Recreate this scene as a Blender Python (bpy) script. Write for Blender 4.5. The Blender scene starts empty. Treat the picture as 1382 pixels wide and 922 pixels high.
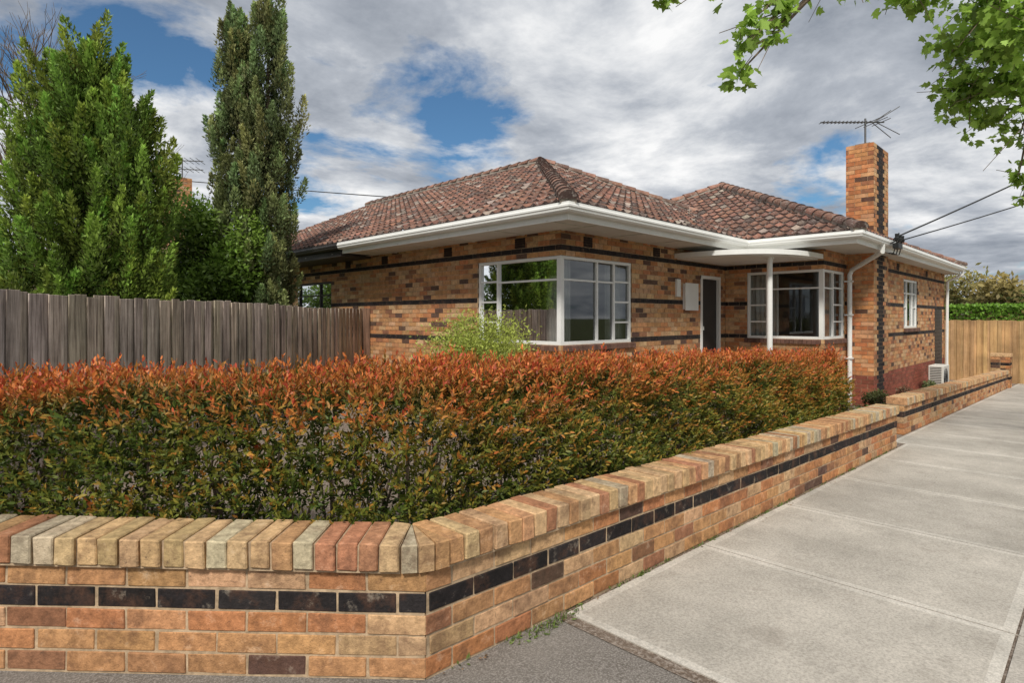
import bpy, bmesh, math, random
import numpy as np
from mathutils import Vector
random.seed(7); rng=np.random.default_rng(11)
S2=math.sqrt(2)
SL=-0.031
def g(u,v=0):
    u=max(-20,min(30,u)); return SL*(u-1.427)
def P(lat,Z,h=None):
    return ((Z+lat)/S2,(Z-lat)/S2)
def PX(x,y,Z):
    lat=(x-691)/800*Z; u,v=P(lat,Z); return (u,v,1.44+(430-y)/800*Z)
scene=bpy.context.scene
# ------------------------------------------------ materials
def newmat(name):
    m=bpy.data.materials.new(name); m.use_nodes=True
    nt=m.node_tree; b=nt.nodes['Principled BSDF']; return m,nt,b
def N(nt,t,**k):
    n=nt.nodes.new(t)
    for a,v in k.items(): setattr(n,a,v)
    return n
def noise(nt,scale,detail=4,rough=.55,vec=None):
    n=N(nt,'ShaderNodeTexNoise'); n.inputs['Scale'].default_value=scale; n.inputs['Detail'].default_value=detail; n.inputs['Roughness'].default_value=rough
    if vec is None:
        tc=N(nt,'ShaderNodeTexCoord'); vec=tc.outputs['Object']
    nt.links.new(vec,n.inputs['Vector']); return n
def ramp(nt,fac,stops):
    r=N(nt,'ShaderNodeValToRGB'); el=r.color_ramp.elements
    while len(el)<len(stops): el.new(0.5)
    for e,(p,c) in zip(el,stops):
        e.position=p; e.color=(*c,1) if len(c)==3 else c
    nt.links.new(fac,r.inputs[0]); return r
def mix(nt,fac,a,b,mode='MIX'):
    n=N(nt,'ShaderNodeMix',data_type='RGBA',blend_type=mode)
    for s,v in ((n.inputs[0],fac),(n.inputs[6],a),(n.inputs[7],b)):
        if hasattr(v,'links'): nt.links.new(v,s)
        elif isinstance(v,(int,float)): s.default_value=v
        else: s.default_value=(*v,1)
    return n.outputs[2]
def bump(nt,b,h,strength,dist):
    n=N(nt,'ShaderNodeBump'); n.inputs['Strength'].default_value=strength; n.inputs['Distance'].default_value=dist
    nt.links.new(h,n.inputs['Height']); nt.links.new(n.outputs[0],b.inputs['Normal'])
def attrmat(name,rough=.8,s1=25,lo=.7,hi=1.2,blotches=(),bs=.4,bd=.003,spec=.3,fine=120):
    m,nt,b=newmat(name)
    at=N(nt,'ShaderNodeAttribute',attribute_name='Col')
    n1=noise(nt,s1,6,.7); r1=ramp(nt,n1.outputs[0],[(.3,(lo,)*3),(.7,(hi,)*3)])
    c=mix(nt,1.0,at.outputs['Color'],r1.outputs[0],'MULTIPLY')
    for blotch in blotches:
        n2=noise(nt,blotch[0],6,.72); r2=ramp(nt,n2.outputs[0],[(blotch[1],(0,0,0)),(blotch[2],(1,1,1))])
        sc=N(nt,'ShaderNodeMath',operation='MULTIPLY'); sc.inputs[1].default_value=blotch[4]
        nt.links.new(r2.outputs[0],sc.inputs[0])
        c=mix(nt,sc.outputs[0],c,blotch[3],blotch[5] if len(blotch)>5 else 'MIX')
    nt.links.new(c,b.inputs['Base Color']); b.inputs['Roughness'].default_value=rough
    b.inputs['Specular IOR Level'].default_value=spec
    nf=noise(nt,fine,6,.75); bump(nt,b,nf.outputs[0],bs,bd)
    return m
def plain(name,col,rough=.6,spec=.4,var=.12,scale=6,metal=0,bs=.1):
    m,nt,b=newmat(name)
    n1=noise(nt,scale,6,.65)
    r=ramp(nt,n1.outputs[0],[(.3,tuple(c*(1-var) for c in col)),(.7,tuple(min(1,c*(1+var)) for c in col))])
    nt.links.new(r.outputs[0],b.inputs['Base Color']); b.inputs['Roughness'].default_value=rough
    b.inputs['Specular IOR Level'].default_value=spec; b.inputs['Metallic'].default_value=metal
    nf=noise(nt,scale*12,5,.7); bump(nt,b,nf.outputs[0],bs,.003)
    return m
def leafmat(name,trans=.3,rough=.45):
    m,nt,b=newmat(name)
    at=N(nt,'ShaderNodeAttribute',attribute_name='Col')
    nt.links.new(at.outputs['Color'],b.inputs['Base Color']); b.inputs['Roughness'].default_value=rough
    b.inputs['Specular IOR Level'].default_value=.35
    tr=N(nt,'ShaderNodeBsdfTranslucent'); nt.links.new(at.outputs['Color'],tr.inputs[0])
    ms=N(nt,'ShaderNodeMixShader'); ms.inputs[0].default_value=trans
    nt.links.new(b.outputs[0],ms.inputs[1]); nt.links.new(tr.outputs[0],ms.inputs[2])
    nt.links.new(ms.outputs[0],nt.nodes['Material Output'].inputs[0]); return m
M={}
M['brick']=attrmat('brick',.88,26,.55,1.28,((7,.50,.70,(.13,.065,.04),.65),(45,.58,.70,(.06,.04,.03),.6),(13,.58,.74,(.55,.47,.36),.4)),.9,.008,.2,60)
M['hbrick']=attrmat('house_brick',.85,12,.68,1.24,((5.5,.52,.71,(.15,.075,.045),.55),(17,.6,.72,(.55,.42,.28),.3)),.4,.004)
M['mortar']=plain('mortar',(.42,.31,.20),.95,.1,.4,22,bs=.7)
M['tile']=attrmat('roof_tile',.8,3.5,.55,1.4,((19,.54,.65,(.42,.38,.34),.65),(2,.5,.7,(.09,.07,.06),.4)),.4,.004)
M['white']=plain('white_paint',(.76,.76,.73),.45,.4,.05,3)
M['soffit']=plain('soffit_paint',(.62,.60,.55),.6,.3,.06,3)
M['darkpaint']=plain('dark_paint',(.03,.027,.025),.5,.4,.2,3)
M['curtain']=plain('curtain',(.50,.49,.46),.9,.1,.1,4)
M['inter']=plain('interior_wall',(.5,.46,.4),.9,.1,.1,2)
M['floor']=plain('interior_floor',(.2,.12,.07),.5,.4,.2,5)
M['metal']=plain('dull_metal',(.12,.12,.12),.5,.5,.2,9,metal=.6)
M['black']=plain('black_plastic',(.02,.02,.02),.5,.4,.2,9)
M['acw']=plain('ac_casing',(.6,.59,.54),.5,.4,.06,5)
M['bark']=plain('bark',(.16,.12,.085),.9,.2,.4,14,bs=.8)
M['leaf']=leafmat('leaf',.35,.5); M['conifer']=leafmat('conifer_leaf',.3,.7); M['bleaf']=leafmat('broad_leaf',.45,.4)
def mk_wood(name,a,b2,sc=6):
    m,nt,b=newmat(name)
    tc=N(nt,'ShaderNodeTexCoord'); mp=N(nt,'ShaderNodeMapping'); mp.inputs['Scale'].default_value=(16,16,.7)
    nt.links.new(tc.outputs['Object'],mp.inputs[0])
    n=noise(nt,2.2,8,.72,mp.outputs[0]); r=ramp(nt,n.outputs[0],[(.34,a),(.66,b2)])
    at=N(nt,'ShaderNodeAttribute',attribute_name='Col')
    c=mix(nt,1.0,at.outputs['Color'],r.outputs[0],'MULTIPLY')
    n2=noise(nt,1.3,5,.6); r2=ramp(nt,n2.outputs[0],[(.35,(.65,.65,.65)),(.65,(1.1,1.08,1.05))])
    c=mix(nt,1.0,c,r2.outputs[0],'MULTIPLY')
    nt.links.new(c,b.inputs['Base Color']); b.inputs['Roughness'].default_value=.85; b.inputs['Specular IOR Level'].default_value=.2
    bump(nt,b,n.outputs[0],.6,.004); return m
M['oldwood']=mk_wood('weathered_timber',(.12,.095,.075),(.68,.60,.52))
M['newwood']=mk_wood('new_timber',(.42,.26,.12),(.66,.44,.23))
m,nt,b=newmat('window_glass'); M['glass']=m
gl=N(nt,'ShaderNodeBsdfGlossy'); gl.inputs['Roughness'].default_value=.02; gl.inputs[0].default_value=(.9,.93,.95,1)
tr=N(nt,'ShaderNodeBsdfTransparent'); tr.inputs[0].default_value=(.74,.77,.76,1)
lw=N(nt,'ShaderNodeFresnel'); lw.inputs[0].default_value=1.5
ad=N(nt,'ShaderNodeMath',operation='MULTIPLY_ADD'); ad.inputs[1].default_value=1.3; ad.inputs[2].default_value=.04
nt.links.new(lw.outputs[0],ad.inputs[0])
ms=N(nt,'ShaderNodeMixShader'); nt.links.new(ad.outputs[0],ms.inputs[0]); nt.links.new(tr.outputs[0],ms.inputs[1]); nt.links.new(gl.outputs[0],ms.inputs[2])
nt.links.new(ms.outputs[0],nt.nodes['Material Output'].inputs[0])
def concrete():
    m,nt,b=newmat('concrete')
    at=N(nt,'ShaderNodeAttribute',attribute_name='Col')
    n1=noise(nt,1.1,8,.72); r1=ramp(nt,n1.outputs[0],[(.32,(.70,.69,.67)),(.68,(1.15,1.13,1.11))])
    n2=noise(nt,75,4,.8); r2=ramp(nt,n2.outputs[0],[(.35,(.68,.68,.68)),(.6,(1.1,1.1,1.1))])
    c=mix(nt,1,at.outputs['Color'],r1.outputs[0],'MULTIPLY'); c=mix(nt,1,c,r2.outputs[0],'MULTIPLY')
    n3=noise(nt,3,9,.78); r3=ramp(nt,n3.outputs[0],[(.54,(0,0,0)),(.75,(.6,.6,.6))])
    c=mix(nt,r3.outputs[0],c,(.22,.19,.155))
    nt.links.new(c,b.inputs['Base Color']); b.inputs['Roughness'].default_value=.85; b.inputs['Specular IOR Level'].default_value=.25
    bump(nt,b,n2.outputs[0],.5,.004); return m
M['concrete']=concrete()
def groundmat(name,a,b2,c2,s=3,fine=140,bs=.8,bd=.008):
    m,nt,b=newmat(name)
    n1=noise(nt,s,7,.7); n2=noise(nt,fine,4,.8)
    r1=ramp(nt,n1.outputs[0],[(.3,a),(.7,b2)]); r2=ramp(nt,n2.outputs[0],[(.45,(0,0,0)),(.62,(1,1,1))])
    c=mix(nt,r2.outputs[0],r1.outputs[0],c2); nt.links.new(c,b.inputs['Base Color'])
    b.inputs['Roughness'].default_value=.9; b.inputs['Specular IOR Level'].default_value=.2
    bump(nt,b,n2.outputs[0],bs,bd); return m
M['asphalt']=groundmat('asphalt',(.12,.105,.09),(.21,.19,.165),(.34,.31,.28),1.8,110)
M['grass']=groundmat('grass',(.05,.075,.02),(.1,.12,.04),(.14,.13,.06),2,60)
M['soil']=groundmat('soil',(.12,.085,.06),(.24,.185,.14),(.38,.32,.27),3,45,1,.02)
# ------------------------------------------------ mesh builder
class MB:
    def __init__(s): s.v=[];s.f=[];s.c=[];s.m=[]
    def face(s,vs,col=(1,1,1),mi=0):
        o=len(s.v); s.v+= [tuple(p) for p in vs]; s.f.append(tuple(range(o,o+len(vs)))); s.c.append(col); s.m.append(mi)
    def hexa(s,p,col=(1,1,1),mi=0):
        o=len(s.v); s.v+=[tuple(q) for q in p]
        for q in ((3,2,1,0),(4,5,6,7),(0,1,5,4),(1,2,6,5),(2,3,7,6),(3,0,4,7)):
            s.f.append(tuple(o+i for i in q)); s.c.append(col); s.m.append(mi)
    def box(s,a,b,col=(1,1,1),mi=0):
        x0,x1=sorted((a[0],b[0]));y0,y1=sorted((a[1],b[1]));z0,z1=sorted((a[2],b[2]))
        s.hexa([(x0,y0,z0),(x1,y0,z0),(x1,y1,z0),(x0,y1,z0),(x0,y0,z1),(x1,y0,z1),(x1,y1,z1),(x0,y1,z1)],col,mi)
    def cham(s,c,ax,h,ch,col,mi=0,jt=0):
        c=np.array(c,float); A=np.array(ax,float); h=np.array(h,float); o=len(s.v)
        J={}
        for (sg,a) in CT:
            if jt and sg not in J: J[sg]=np.array([random.uniform(-jt,jt) for _ in range(3)])
            q=[sg[i]*(h[i] if i==a else h[i]-ch) for i in range(3)]
            p=c+q[0]*A[0]+q[1]*A[1]+q[2]*A[2]
            if jt: p=p+J[sg]
            s.v.append(tuple(p))
        for f in CF: s.f.append(tuple(o+i for i in f)); s.c.append(col); s.m.append(mi)
    def tube(s,pts,rad,seg=8,col=(1,1,1),mi=0):
        pts=[Vector(p) for p in pts]; rings=[]
        for i,p in enumerate(pts):
            d=(pts[min(i+1,len(pts)-1)]-pts[max(i-1,0)]).normalized()
            a=d.cross(Vector((0,0,1))) 
            if a.length<.05: a=d.cross(Vector((1,0,0)))
            a.normalize(); b=d.cross(a); r=rad[i] if hasattr(rad,'__len__') else rad
            o=len(s.v)
            for k in range(seg):
                t=2*math.pi*k/seg; s.v.append(tuple(p+a*(r*math.cos(t))+b*(r*math.sin(t))))
            rings.append(o)
        for i in range(len(rings)-1):
            for k in range(seg):
                k2=(k+1)%seg
                s.f.append((rings[i]+k,rings[i]+k2,rings[i+1]+k2,rings[i+1]+k)); s.c.append(col); s.m.append(mi)
        for r in (rings[0],rings[-1]):
            s.f.append(tuple(r+k for k in range(seg))); s.c.append(col); s.m.append(mi)
    def obj(s,name,mats,parent=None,smooth=False):
        me=bpy.data.meshes.new(name); me.from_pydata(s.v,[],s.f)
        for mm in mats: me.materials.append(M[mm])
        me.polygons.foreach_set('material_index',s.m)
        ca=me.color_attributes.new('Col','FLOAT_COLOR','CORNER')
        lt=np.array([len(f) for f in s.f]); cc=np.ones((len(s.f),4)); cc[:,:3]=np.array([c[:3] for c in s.c])
        ca.data.foreach_set('color',np.repeat(cc,lt,axis=0).astype(np.float32).ravel())
        if smooth: me.polygons.foreach_set('use_smooth',[True]*len(s.f))
        me.update(); ob=bpy.data.objects.new(name,me); scene.collection.objects.link(ob)
        if parent: ob.parent=parent
        return ob
CT=[];idx={}
import itertools
for sg in itertools.product((-1,1),repeat=3):
    for a in range(3): idx[(sg,a)]=len(CT); CT.append((sg,a))
CF=[]
def tp(i):
    sg,a=CT[i]; return np.array([sg[k]*(1 if k==a else .8) for k in range(3)])
def addf(ids):
    p=[tp(i) for i in ids]; c=sum(p)/len(p); n=np.cross(p[1]-p[0],p[2]-p[0])
    CF.append(tuple(ids) if n@c>0 else tuple(ids[::-1]))
for a in range(3):
    b,c=[k for k in range(3) if k!=a]
    for s in (-1,1):
        ids=[]
        for sb,sc in ((-1,-1),(1,-1),(1,1),(-1,1)):
            sg=[0]*3; sg[a]=s; sg[b]=sb; sg[c]=sc; ids.append(idx[(tuple(sg),a)])
        addf(ids)
    for sb in (-1,1):
        for sc in (-1,1):
            ids=[]
            for sa,k in ((-1,b),(1,b),(1,c),(-1,c)):
                sg=[0]*3; sg[a]=sa; sg[b]=sb; sg[c]=sc; ids.append(idx[(tuple(sg),k)])
            addf(ids)
for sg in itertools.product((-1,1),repeat=3): addf([idx[(sg,k)] for k in range(3)])
def empty(name):
    e=bpy.data.objects.new(name,None); scene.collection.objects.link(e); return e
def jit(c,a=.12):
    k=1+random.uniform(-a,a); return tuple(max(0,x*k*(1+random.uniform(-.04,.04))) for x in c)
# ------------------------------------------------ colours
def tan():
    r=random.random()
    if r<.38: c=(.50,.265,.12)
    elif r<.62: c=(.54,.34,.185)
    elif r<.84: c=(.47,.205,.09)
    elif r<.94: c=(.29,.14,.075)
    else: c=(.12,.07,.05)
    return jit(c,.16)
def dark(): return jit((.024,.020,.020),.35)
def red(): return jit((.27,.08,.05),.25)
def capc():
    r=random.random()
    if r<.40: c=(.57,.38,.20)
    elif r<.72: c=(.53,.30,.145)
    elif r<.88: c=(.50,.41,.28)
    else: c=(.42,.20,.105)
    return jit(c,.17)
# ------------------------------------------------ low garden wall
CU,CV=1.427,1.911
BL,BH,PL,PH=.230,.076,.240,.086
def lowwall(mb,p0,d,nin,L,cap_start=0,off=0,cham=.003):
    sl=SL*d[0]; X=np.array([d[0],d[1],sl]); Y=np.array([nin[0],nin[1],0.]); Z=np.array([0,0,1.])
    for side in (0,1):
        for k in range(5):
            s=-(.12 if k%2 else 0)+off
            while s<L:
                a=max(s,0)+random.uniform(-.0025,.0025); b=min(s+BL,L)+random.uniform(-.0025,.0025)
                if a<.01: a=0
                if b-a>.03:
                    m=(a+b)/2; px=p0[0]+d[0]*m; py=p0[1]+d[1]*m
                    y=.05+random.uniform(-.002,.002) if side==0 else .23-.05
                    c=(px+nin[0]*y,py+nin[1]*y,g(px)+.005+k*PH+BH/2)
                    col=dark() if k==3 else tan()
                    mb.cham(c,(X,Y,Z) ,((b-a)/2,.05,BH/2),cham,col,jt=.0018)
                s+=PL
    s=cap_start; 
    while s<L-.03:
        w=.077+random.uniform(-.002,.001); m=s+w/2; px=p0[0]+d[0]*m; py=p0[1]+d[1]*m; e=random.uniform(-.007,.007)
        c=(px+nin[0]*(.1+e),py+nin[1]*(.1+e),g(px)+.005+5*PH+.055+random.uniform(-.003,.003))
        t=random.uniform(-.022,.022); X2=X+Y*t; Y2=Y-np.array([X[0],X[1],0])*t
        mb.cham(c,(X2,Y2,Z),(w/2,.13,.055),cham+.002,capc(),jt=.0025); s+=.0855
    def q(s,y,z):
        px=p0[0]+d[0]*s; py=p0[1]+d[1]*s; return (px+nin[0]*y,py+nin[1]*y,g(px)+z)
    for (y0,y1,z0,z1) in ((.0045,.2255,-.25,5*PH+.001),(-.016,.218,5*PH-.004,5*PH+.106)):
        a=.006 if z0<0 else max(cap_start,.006); L_=L-.008
        mb.hexa([q(a,y0,z0),q(L_,y0,z0),q(L_,y1,z0),q(a,y1,z0),q(a,y0,z1),q(L_,y0,z1),q(L_,y1,z1),q(a,y1,z1)],(1,1,1),1)
w1=MB()
d1=(-1/S2,1/S2); n1=(1/S2,1/S2)
lowwall(w1,(CU,CV),d1,n1,4.8,cap_start=.1)
lowwall(w1,(CU,CV),(1,0),(0,1),7.55,cap_start=.10,off=-.1)
Ipt=np.array([CU+.095,CV+.23])
for i in range(3):
    a0=math.radians(225+15*i+.8); a1=math.radians(225+15*(i+1)-.8)
    r0,r1=.02,.262+random.uniform(-.004,.004)
    z0=g(CU)+.005+5*PH; z1=z0+.11
    pts=[Ipt+np.array([math.cos(a),math.sin(a)])*r for a,r in ((a0,r1),(a1,r1),(a1,r0),(a0,r0))]
    col=capc()
    def ins(pts,e):
        c=sum(pts)/4; return [p+(c-p)/np.linalg.norm(c-p)*e for p in pts]
    pt=ins(pts,.005)
    w1.hexa([(*p,z0) for p in pts]+[(*p,z1-.005) for p in pts],col); w1.hexa([(*p,z1-.005) for p in pts]+[(*p,z1) for p in pt],col)
pts=[Ipt+np.array([math.cos(math.radians(a)),math.sin(math.radians(a))])*.247 for a in (225,240,255,270)]+[Ipt]
z0=g(CU)+5*PH
for i in range(3): w1.hexa([(*pts[i],z0),(*pts[i+1],z0),(*Ipt,z0),(*(Ipt+np.array([-.001,-.001])),z0),(*pts[i],z0+.106),(*pts[i+1],z0+.106),(*Ipt,z0+.106),(*(Ipt+np.array([-.001,-.001])),z0+.106)],(1,1,1),1)
wall1=w1.obj('brick_garden_wall',['brick','mortar'])
w2=MB(); lowwall(w2,(10.2,2.08),(1,0),(0,1),13.2,cham=.003)
for k in range(11):
    for (a,b) in ((0,.23),(.24,.47)):
        w2.cham((23.4+(a+b)/2,2.03+.055,g(23.4)+k*PH+BH/2),((1,0,0),(0,1,0),(0,0,1)),((b-a)/2,.055,BH/2),.004,tan() if k not in (3,8) else dark())
        w2.cham((23.4+.055,2.03+(a+b)/2,g(23.4)+k*PH+BH/2+.0005),((0,1,0),(-1,0,0),(0,0,1)),((b-a)/2,.054,BH/2),.004,tan() if k not in (3,8) else dark())
w2.box((23.41,2.04,g(23.4)-.2),(23.86,2.49,g(23.4)+11*PH-.01),(1,1,1),1)
for i in range(5):
    w2.cham((23.4+.05+i*.093,2.26,g(23.4)+11*PH+.05),((1,0,0),(0,1,0),(0,0,1)),(.042,.25,.05),.006,capc())
wall2=w2.obj('brick_garden_wall.001',['brick','mortar'])
# ------------------------------------------------ house
house=empty('brick_house')
hb=MB()
def bands(s,k): return dark() if k in (29,20,12) else tan()
def plinth(s,k): return red() if k<3 else bands(s,k)
def plinth2(s,k): return red() if k<1 else bands(s,k)
def sub(iv,cuts):
    out=[iv]
    for c in cuts:
        n=[]
        for a,b in out:
            if c[1]<=a or c[0]>=b: n.append((a,b))
            else:
                if c[0]>a: n.append((a,c[0]))
                if c[1]<b: n.append((c[1],b))
        out=n
    return out
def brickwall(p0,d,nin,L,k0,k1,ops=(),cf=bands,off=0,th=.1,core=True):
    def pt(s,y,z): return (p0[0]+d[0]*s+nin[0]*y,p0[1]+d[1]*s+nin[1]*y,z)
    for k in range(k0,k1):
        z=k*PH; zc=z+BH/2; cuts=[(o[0],o[1]) for o in ops if o[2]<zc<o[3]]
        s=off-(.12 if k%2 else 0)-.003
        while s<L:
            a=max(s,.003); b=min(s+BL,L-.003)
            if b-a>.02:
                for (x0,x1) in sub((a,b),cuts):
                    if x1-x0>.025:
                        y=random.uniform(-.0015,.0015)
                        hb.hexa([pt(x0,y,z),pt(x1,y,z),pt(x1,.03,z),pt(x0,.03,z),pt(x0,y,z+BH),pt(x1,y,z+BH),pt(x1,.03,z+BH),pt(x0,.03,z+BH)],cf((x0+x1)/2,k))
            s+=PL
    if core:
        ss=sorted(set([.015,L-.015]+[min(max(x,.015),L-.015) for o in ops for x in o[:2]])); zz=sorted(set([k0*PH-.3,k1*PH]+[x for o in ops for x in o[2:]]))
        for i in range(len(ss)-1):
            for j in range(len(zz)-1):
                sc=(ss[i]+ss[i+1])/2; zc=(zz[j]+zz[j+1])/2
                if any(o[0]<sc<o[1] and o[2]<zc<o[3] for o in ops): continue
                a,b,z0,z1=ss[i],ss[i+1],zz[j],zz[j+1]
                hb.hexa([pt(a,.007,z0),pt(b,.007,z0),pt(b,th,z0),pt(a,th,z0),pt(a,.007,z1),pt(b,.007,z1),pt(b,th,z1),pt(a,th,z1)],(1,1,1),1)
ZS,ZH=12*PH,28*PH
KT=33
wp=MB(); gp=MB(); dkf=MB()
def window(p0,d,nin,s0,s1,z0,z1,vs,hs,sill=True,fw=.05,mb=None):
    mb=mb or wp
    def pt(s,y,z): return (p0[0]+d[0]*s+nin[0]*y,p0[1]+d[1]*s+nin[1]*y,z)
    def bar(a,b,z0,z1,y0=.03,y1=.09):
        mb.hexa([pt(a,y0,z0),pt(b,y0,z0),pt(b,y1,z0),pt(a,y1,z0),pt(a,y0,z1),pt(b,y0,z1),pt(b,y1,z1),pt(a,y1,z1)])
    bar(s0,s1,z0,z0+fw,.02,.095); bar(s0,s1,z1-fw,z1,.02,.095); bar(s0,s0+fw,z0+fw,z1-fw,.023,.092); bar(s1-fw,s1,z0+fw,z1-fw,.023,.092)
    for v in vs: bar(v-.022,v+.022,z0+fw,z1-fw,.026,.088)
    for (a,b,z) in hs: bar(a,b,z-.015,z+.015,.035,.08)
    gp.face([pt(s0+.01,.06,z0+.01),pt(s1-.01,.06,z0+.01),pt(s1-.01,.06,z1-.01),pt(s0+.01,.06,z1-.01)])
    if sill:
        s=s0-.0
        while s<s1+.02:
            e=s+.076
            hb.hexa([pt(s,-.045,z0-.095),pt(e,-.045,z0-.095),pt(e,.06,z0-.085),pt(s,.06,z0-.085),pt(s,-.045,z0-.02),pt(e,-.045,z0-.02),pt(e,.06,z0+.01),pt(s,.06,z0+.01)],jit((.14,.075,.055),.25)); s+=.084
A0=(6.89,5.84)
brickwall(A0,(0,1),(1,0),12,-4,KT,[(-1,1.89,ZS,ZH),(7.1,9.4,12*PH,27*PH)])
zt=[ZS+(ZH-ZS)*t for t in (.25,.5,.75)]
window(A0,(0,1),(1,0),.05,1.89,ZS,ZH,[1.42],[(1.44,1.85,z) for z in zt]+[(.08,1.40,zt[2]-.02)])
window(A0,(0,1),(1,0),7.1,9.4,12*PH,27*PH,[7.7,8.8],[(7.1,9.4,2.0)],mb=dkf)
brickwall(A0,(1,0),(0,1),5.51,-4,KT,[(-1,1.91,ZS,ZH),(4.45,5.25,3*PH,27*PH)],off=-.12)
window(A0,(1,0),(0,1),.05,1.91,ZS,ZH,[.95,1.42],[(1.44,1.87,z) for z in zt]+[(.08,.93,zt[2]-.02),(.97,1.40,zt[2]-.02)])
wp.box((6.905,5.855,ZS+.0),(6.985,5.935,ZH),(1,1,1))
C0=(12.4,3.85)
brickwall(C0,(0,1),(1,0),1.99,-7,KT,[(-1,1.51,ZS,ZH)],cf=plinth2)
window(C0,(0,1),(1,0),.05,1.51,ZS,ZH,[1.1],[(1.12,1.48,z) for z in zt]+[(.08,1.08,zt[2]-.02)])
brickwall(C0,(1,0),(0,1),1.46,-7,KT,[(-1,1.3,ZS,ZH)],off=-.12,cf=plinth2)
window(C0,(1,0),(0,1),.05,1.3,ZS,ZH,[.65],[(.67,1.27,z) for z in zt]+[(.08,.63,zt[2]-.02)])
wp.box((12.415,3.865,ZS),(12.495,3.945,ZH))
E0=(15.0,3.45)
brickwall(E0,(1,0),(0,1),7.1,-9,KT,[(1.9,3.4,14*PH,ZH),(5.6,6.7,-9*PH,20*PH)],cf=plinth)
window(E0,(1,0),(0,1),1.9,3.4,14*PH,ZH,[2.35,2.95],[(1.92,2.35,zt[1]),(1.92,2.35,zt[2]),(2.95,3.38,zt[1]),(2.95,3.38,zt[2]),(2.37,2.93,zt[2])])
brickwall((22.1,3.45),(0,1),(-1,0),9,-9,KT,off=-.12,cf=plinth)
brickwall((6.89,17.84),(1,0),(0,-1),9.3,-4,KT); brickwall((16.2,17.84),(0,-1),(-1,0),5.4,-4,KT); brickwall((22.1,12.45),(-1,0),(0,-1),5.9,-4,KT)
def chim2(s,k):
    c=tan(); return (c[0]*1.08,c[1]*.92,c[2]*.85)
KC=59
brickwall((13.85,3.35),(1,0),(0,1),1.15,-8,KC,cf=lambda s,k: dark() if .25<s<.75 else (red() if k<3 else tan()))
brickwall((13.85,3.35),(0,1),(1,0),.52,-8,KC,cf=lambda s,k: chim2(s,k) if k>2 else red(),off=-.12)
brickwall((15.0,3.87),(0,-1),(-1,0),.52,-8,KC); brickwall((15.0,3.87),(-1,0),(0,-1),1.15,-8,KC)
hb.box((13.92,3.42,4.6),(14.93,3.80,KC*PH-.02),(.15,.15,.15),1)
for (a,b,c,d_) in ((14.05,3.47,14.35,3.75),(14.5,3.47,14.8,3.75)):
    hb.box((a,b,KC*PH-.03),(c,d_,KC*PH+.06),(.2,.09,.05))
for (p,dd,nn,ss) in ((A0,(0,1),(1,0),(.75,2.6,4.7,6.2)),(A0,(1,0),(0,1),(.55,2.6)),(E0,(1,0),(0,1),(1.2,4.4))):
    for s in ss:
        a=(p[0]+dd[0]*s-nn[0]*.004,p[1]+dd[1]*s-nn[1]*.004,30*PH+.0); b=(p[0]+dd[0]*(s+.23)+nn[0]*.02,p[1]+dd[1]*(s+.23)+nn[1]*.02,32*PH-.01)
        hb.box(a,b,(.05,.03,.022))
        for q in range(4):
            zq=30*PH+.02+q*.04; hb.box((a[0]-nn[0]*.004,a[1]-nn[1]*.004,zq),(b[0]-nn[0]*.0,b[1],zq+.015),(.015,.01,.01))
hb.obj('walls',['hbrick','mortar'],house)
# roof
def roofplane(E,e,n,L,run,tanp,z0,cuts):
    bm=bmesh.new(); W=.21; ns=6
    cosp=1/math.sqrt(1+tanp*tanp); cr=.31*cosp; nc=int(run/cr)+1
    S=int(L/W)*ns+ns; e=Vector((*e,0)); nh=Vector((*n,0)); up=Vector((0,0,1))
    col=bm.loops.layers.float_color.new('Col')
    prev=None
    for c in range(nc):
        rows=[]
        jo=[random.uniform(-.007,.007) for _ in range(S//ns+3)]
        for (t,hh) in ((c*cr,.038),((c+1)*cr,.002)):
            row=[]
            for i in range(S+1):
                s=i*W/ns; ph=(i%ns)/ns
                w=.019*math.cos(2*math.pi*ph)+.008*math.cos(4*math.pi*ph)+(jo[i//ns] if hh>.01 else 0)
                p=Vector((E[0],E[1],z0))+e*s+nh*t+up*(t*tanp+hh+w)
                row.append(bm.verts.new(p))
            rows.append(row)
        cols=[ (lambda r:jit((.19,.095,.068) if r<.5 else ((.26,.125,.085) if r<.72 else ((.11,.075,.062) if r<.89 else (.30,.24,.2))),.25))(random.random()) for _ in range(S//ns+2)]
        for i in range(S):
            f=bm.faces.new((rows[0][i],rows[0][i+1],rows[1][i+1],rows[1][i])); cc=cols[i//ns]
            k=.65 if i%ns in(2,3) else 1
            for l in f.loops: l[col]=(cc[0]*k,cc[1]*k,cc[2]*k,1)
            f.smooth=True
        base=prev
        if base is None:
            base=[bm.verts.new(v.co-Vector((0,0,.04))) for v in rows[0]]
        for i in range(S):
            f=bm.faces.new((base[i],base[i+1],rows[0][i+1],rows[0][i]))
            for l in f.loops: l[col]=(.05,.03,.025,1)
        prev=rows[1]
    for (pc,pn) in cuts:
        bmesh.ops.bisect_plane(bm,geom=bm.verts[:]+bm.edges[:]+bm.faces[:],plane_co=(*pc,0),plane_no=(*pn,0),clear_outer=True)
    me=bpy.data.meshes.new('roof_tiles'); bm.to_mesh(me); bm.free(); me.materials.append(M['tile'])
    ob=bpy.data.objects.new('roof_tiles',me); scene.collection.objects.link(ob); ob.parent=house
TP=.464; EZ=2.985; o=.05
u0,v0=5.99+o,4.94+o
roofplane((u0,v0),(0,1),(1,0),14,5.6,TP,EZ,[((u0,v0),(1,-1)),((11.49,0),(1,0)),((0,18.9),(0,1))])
roofplane((u0,v0),(1,0),(0,1),11,5.6,TP,EZ,[((u0,v0),(-1,1)),((11.49,10.44),(1,1))])
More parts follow.
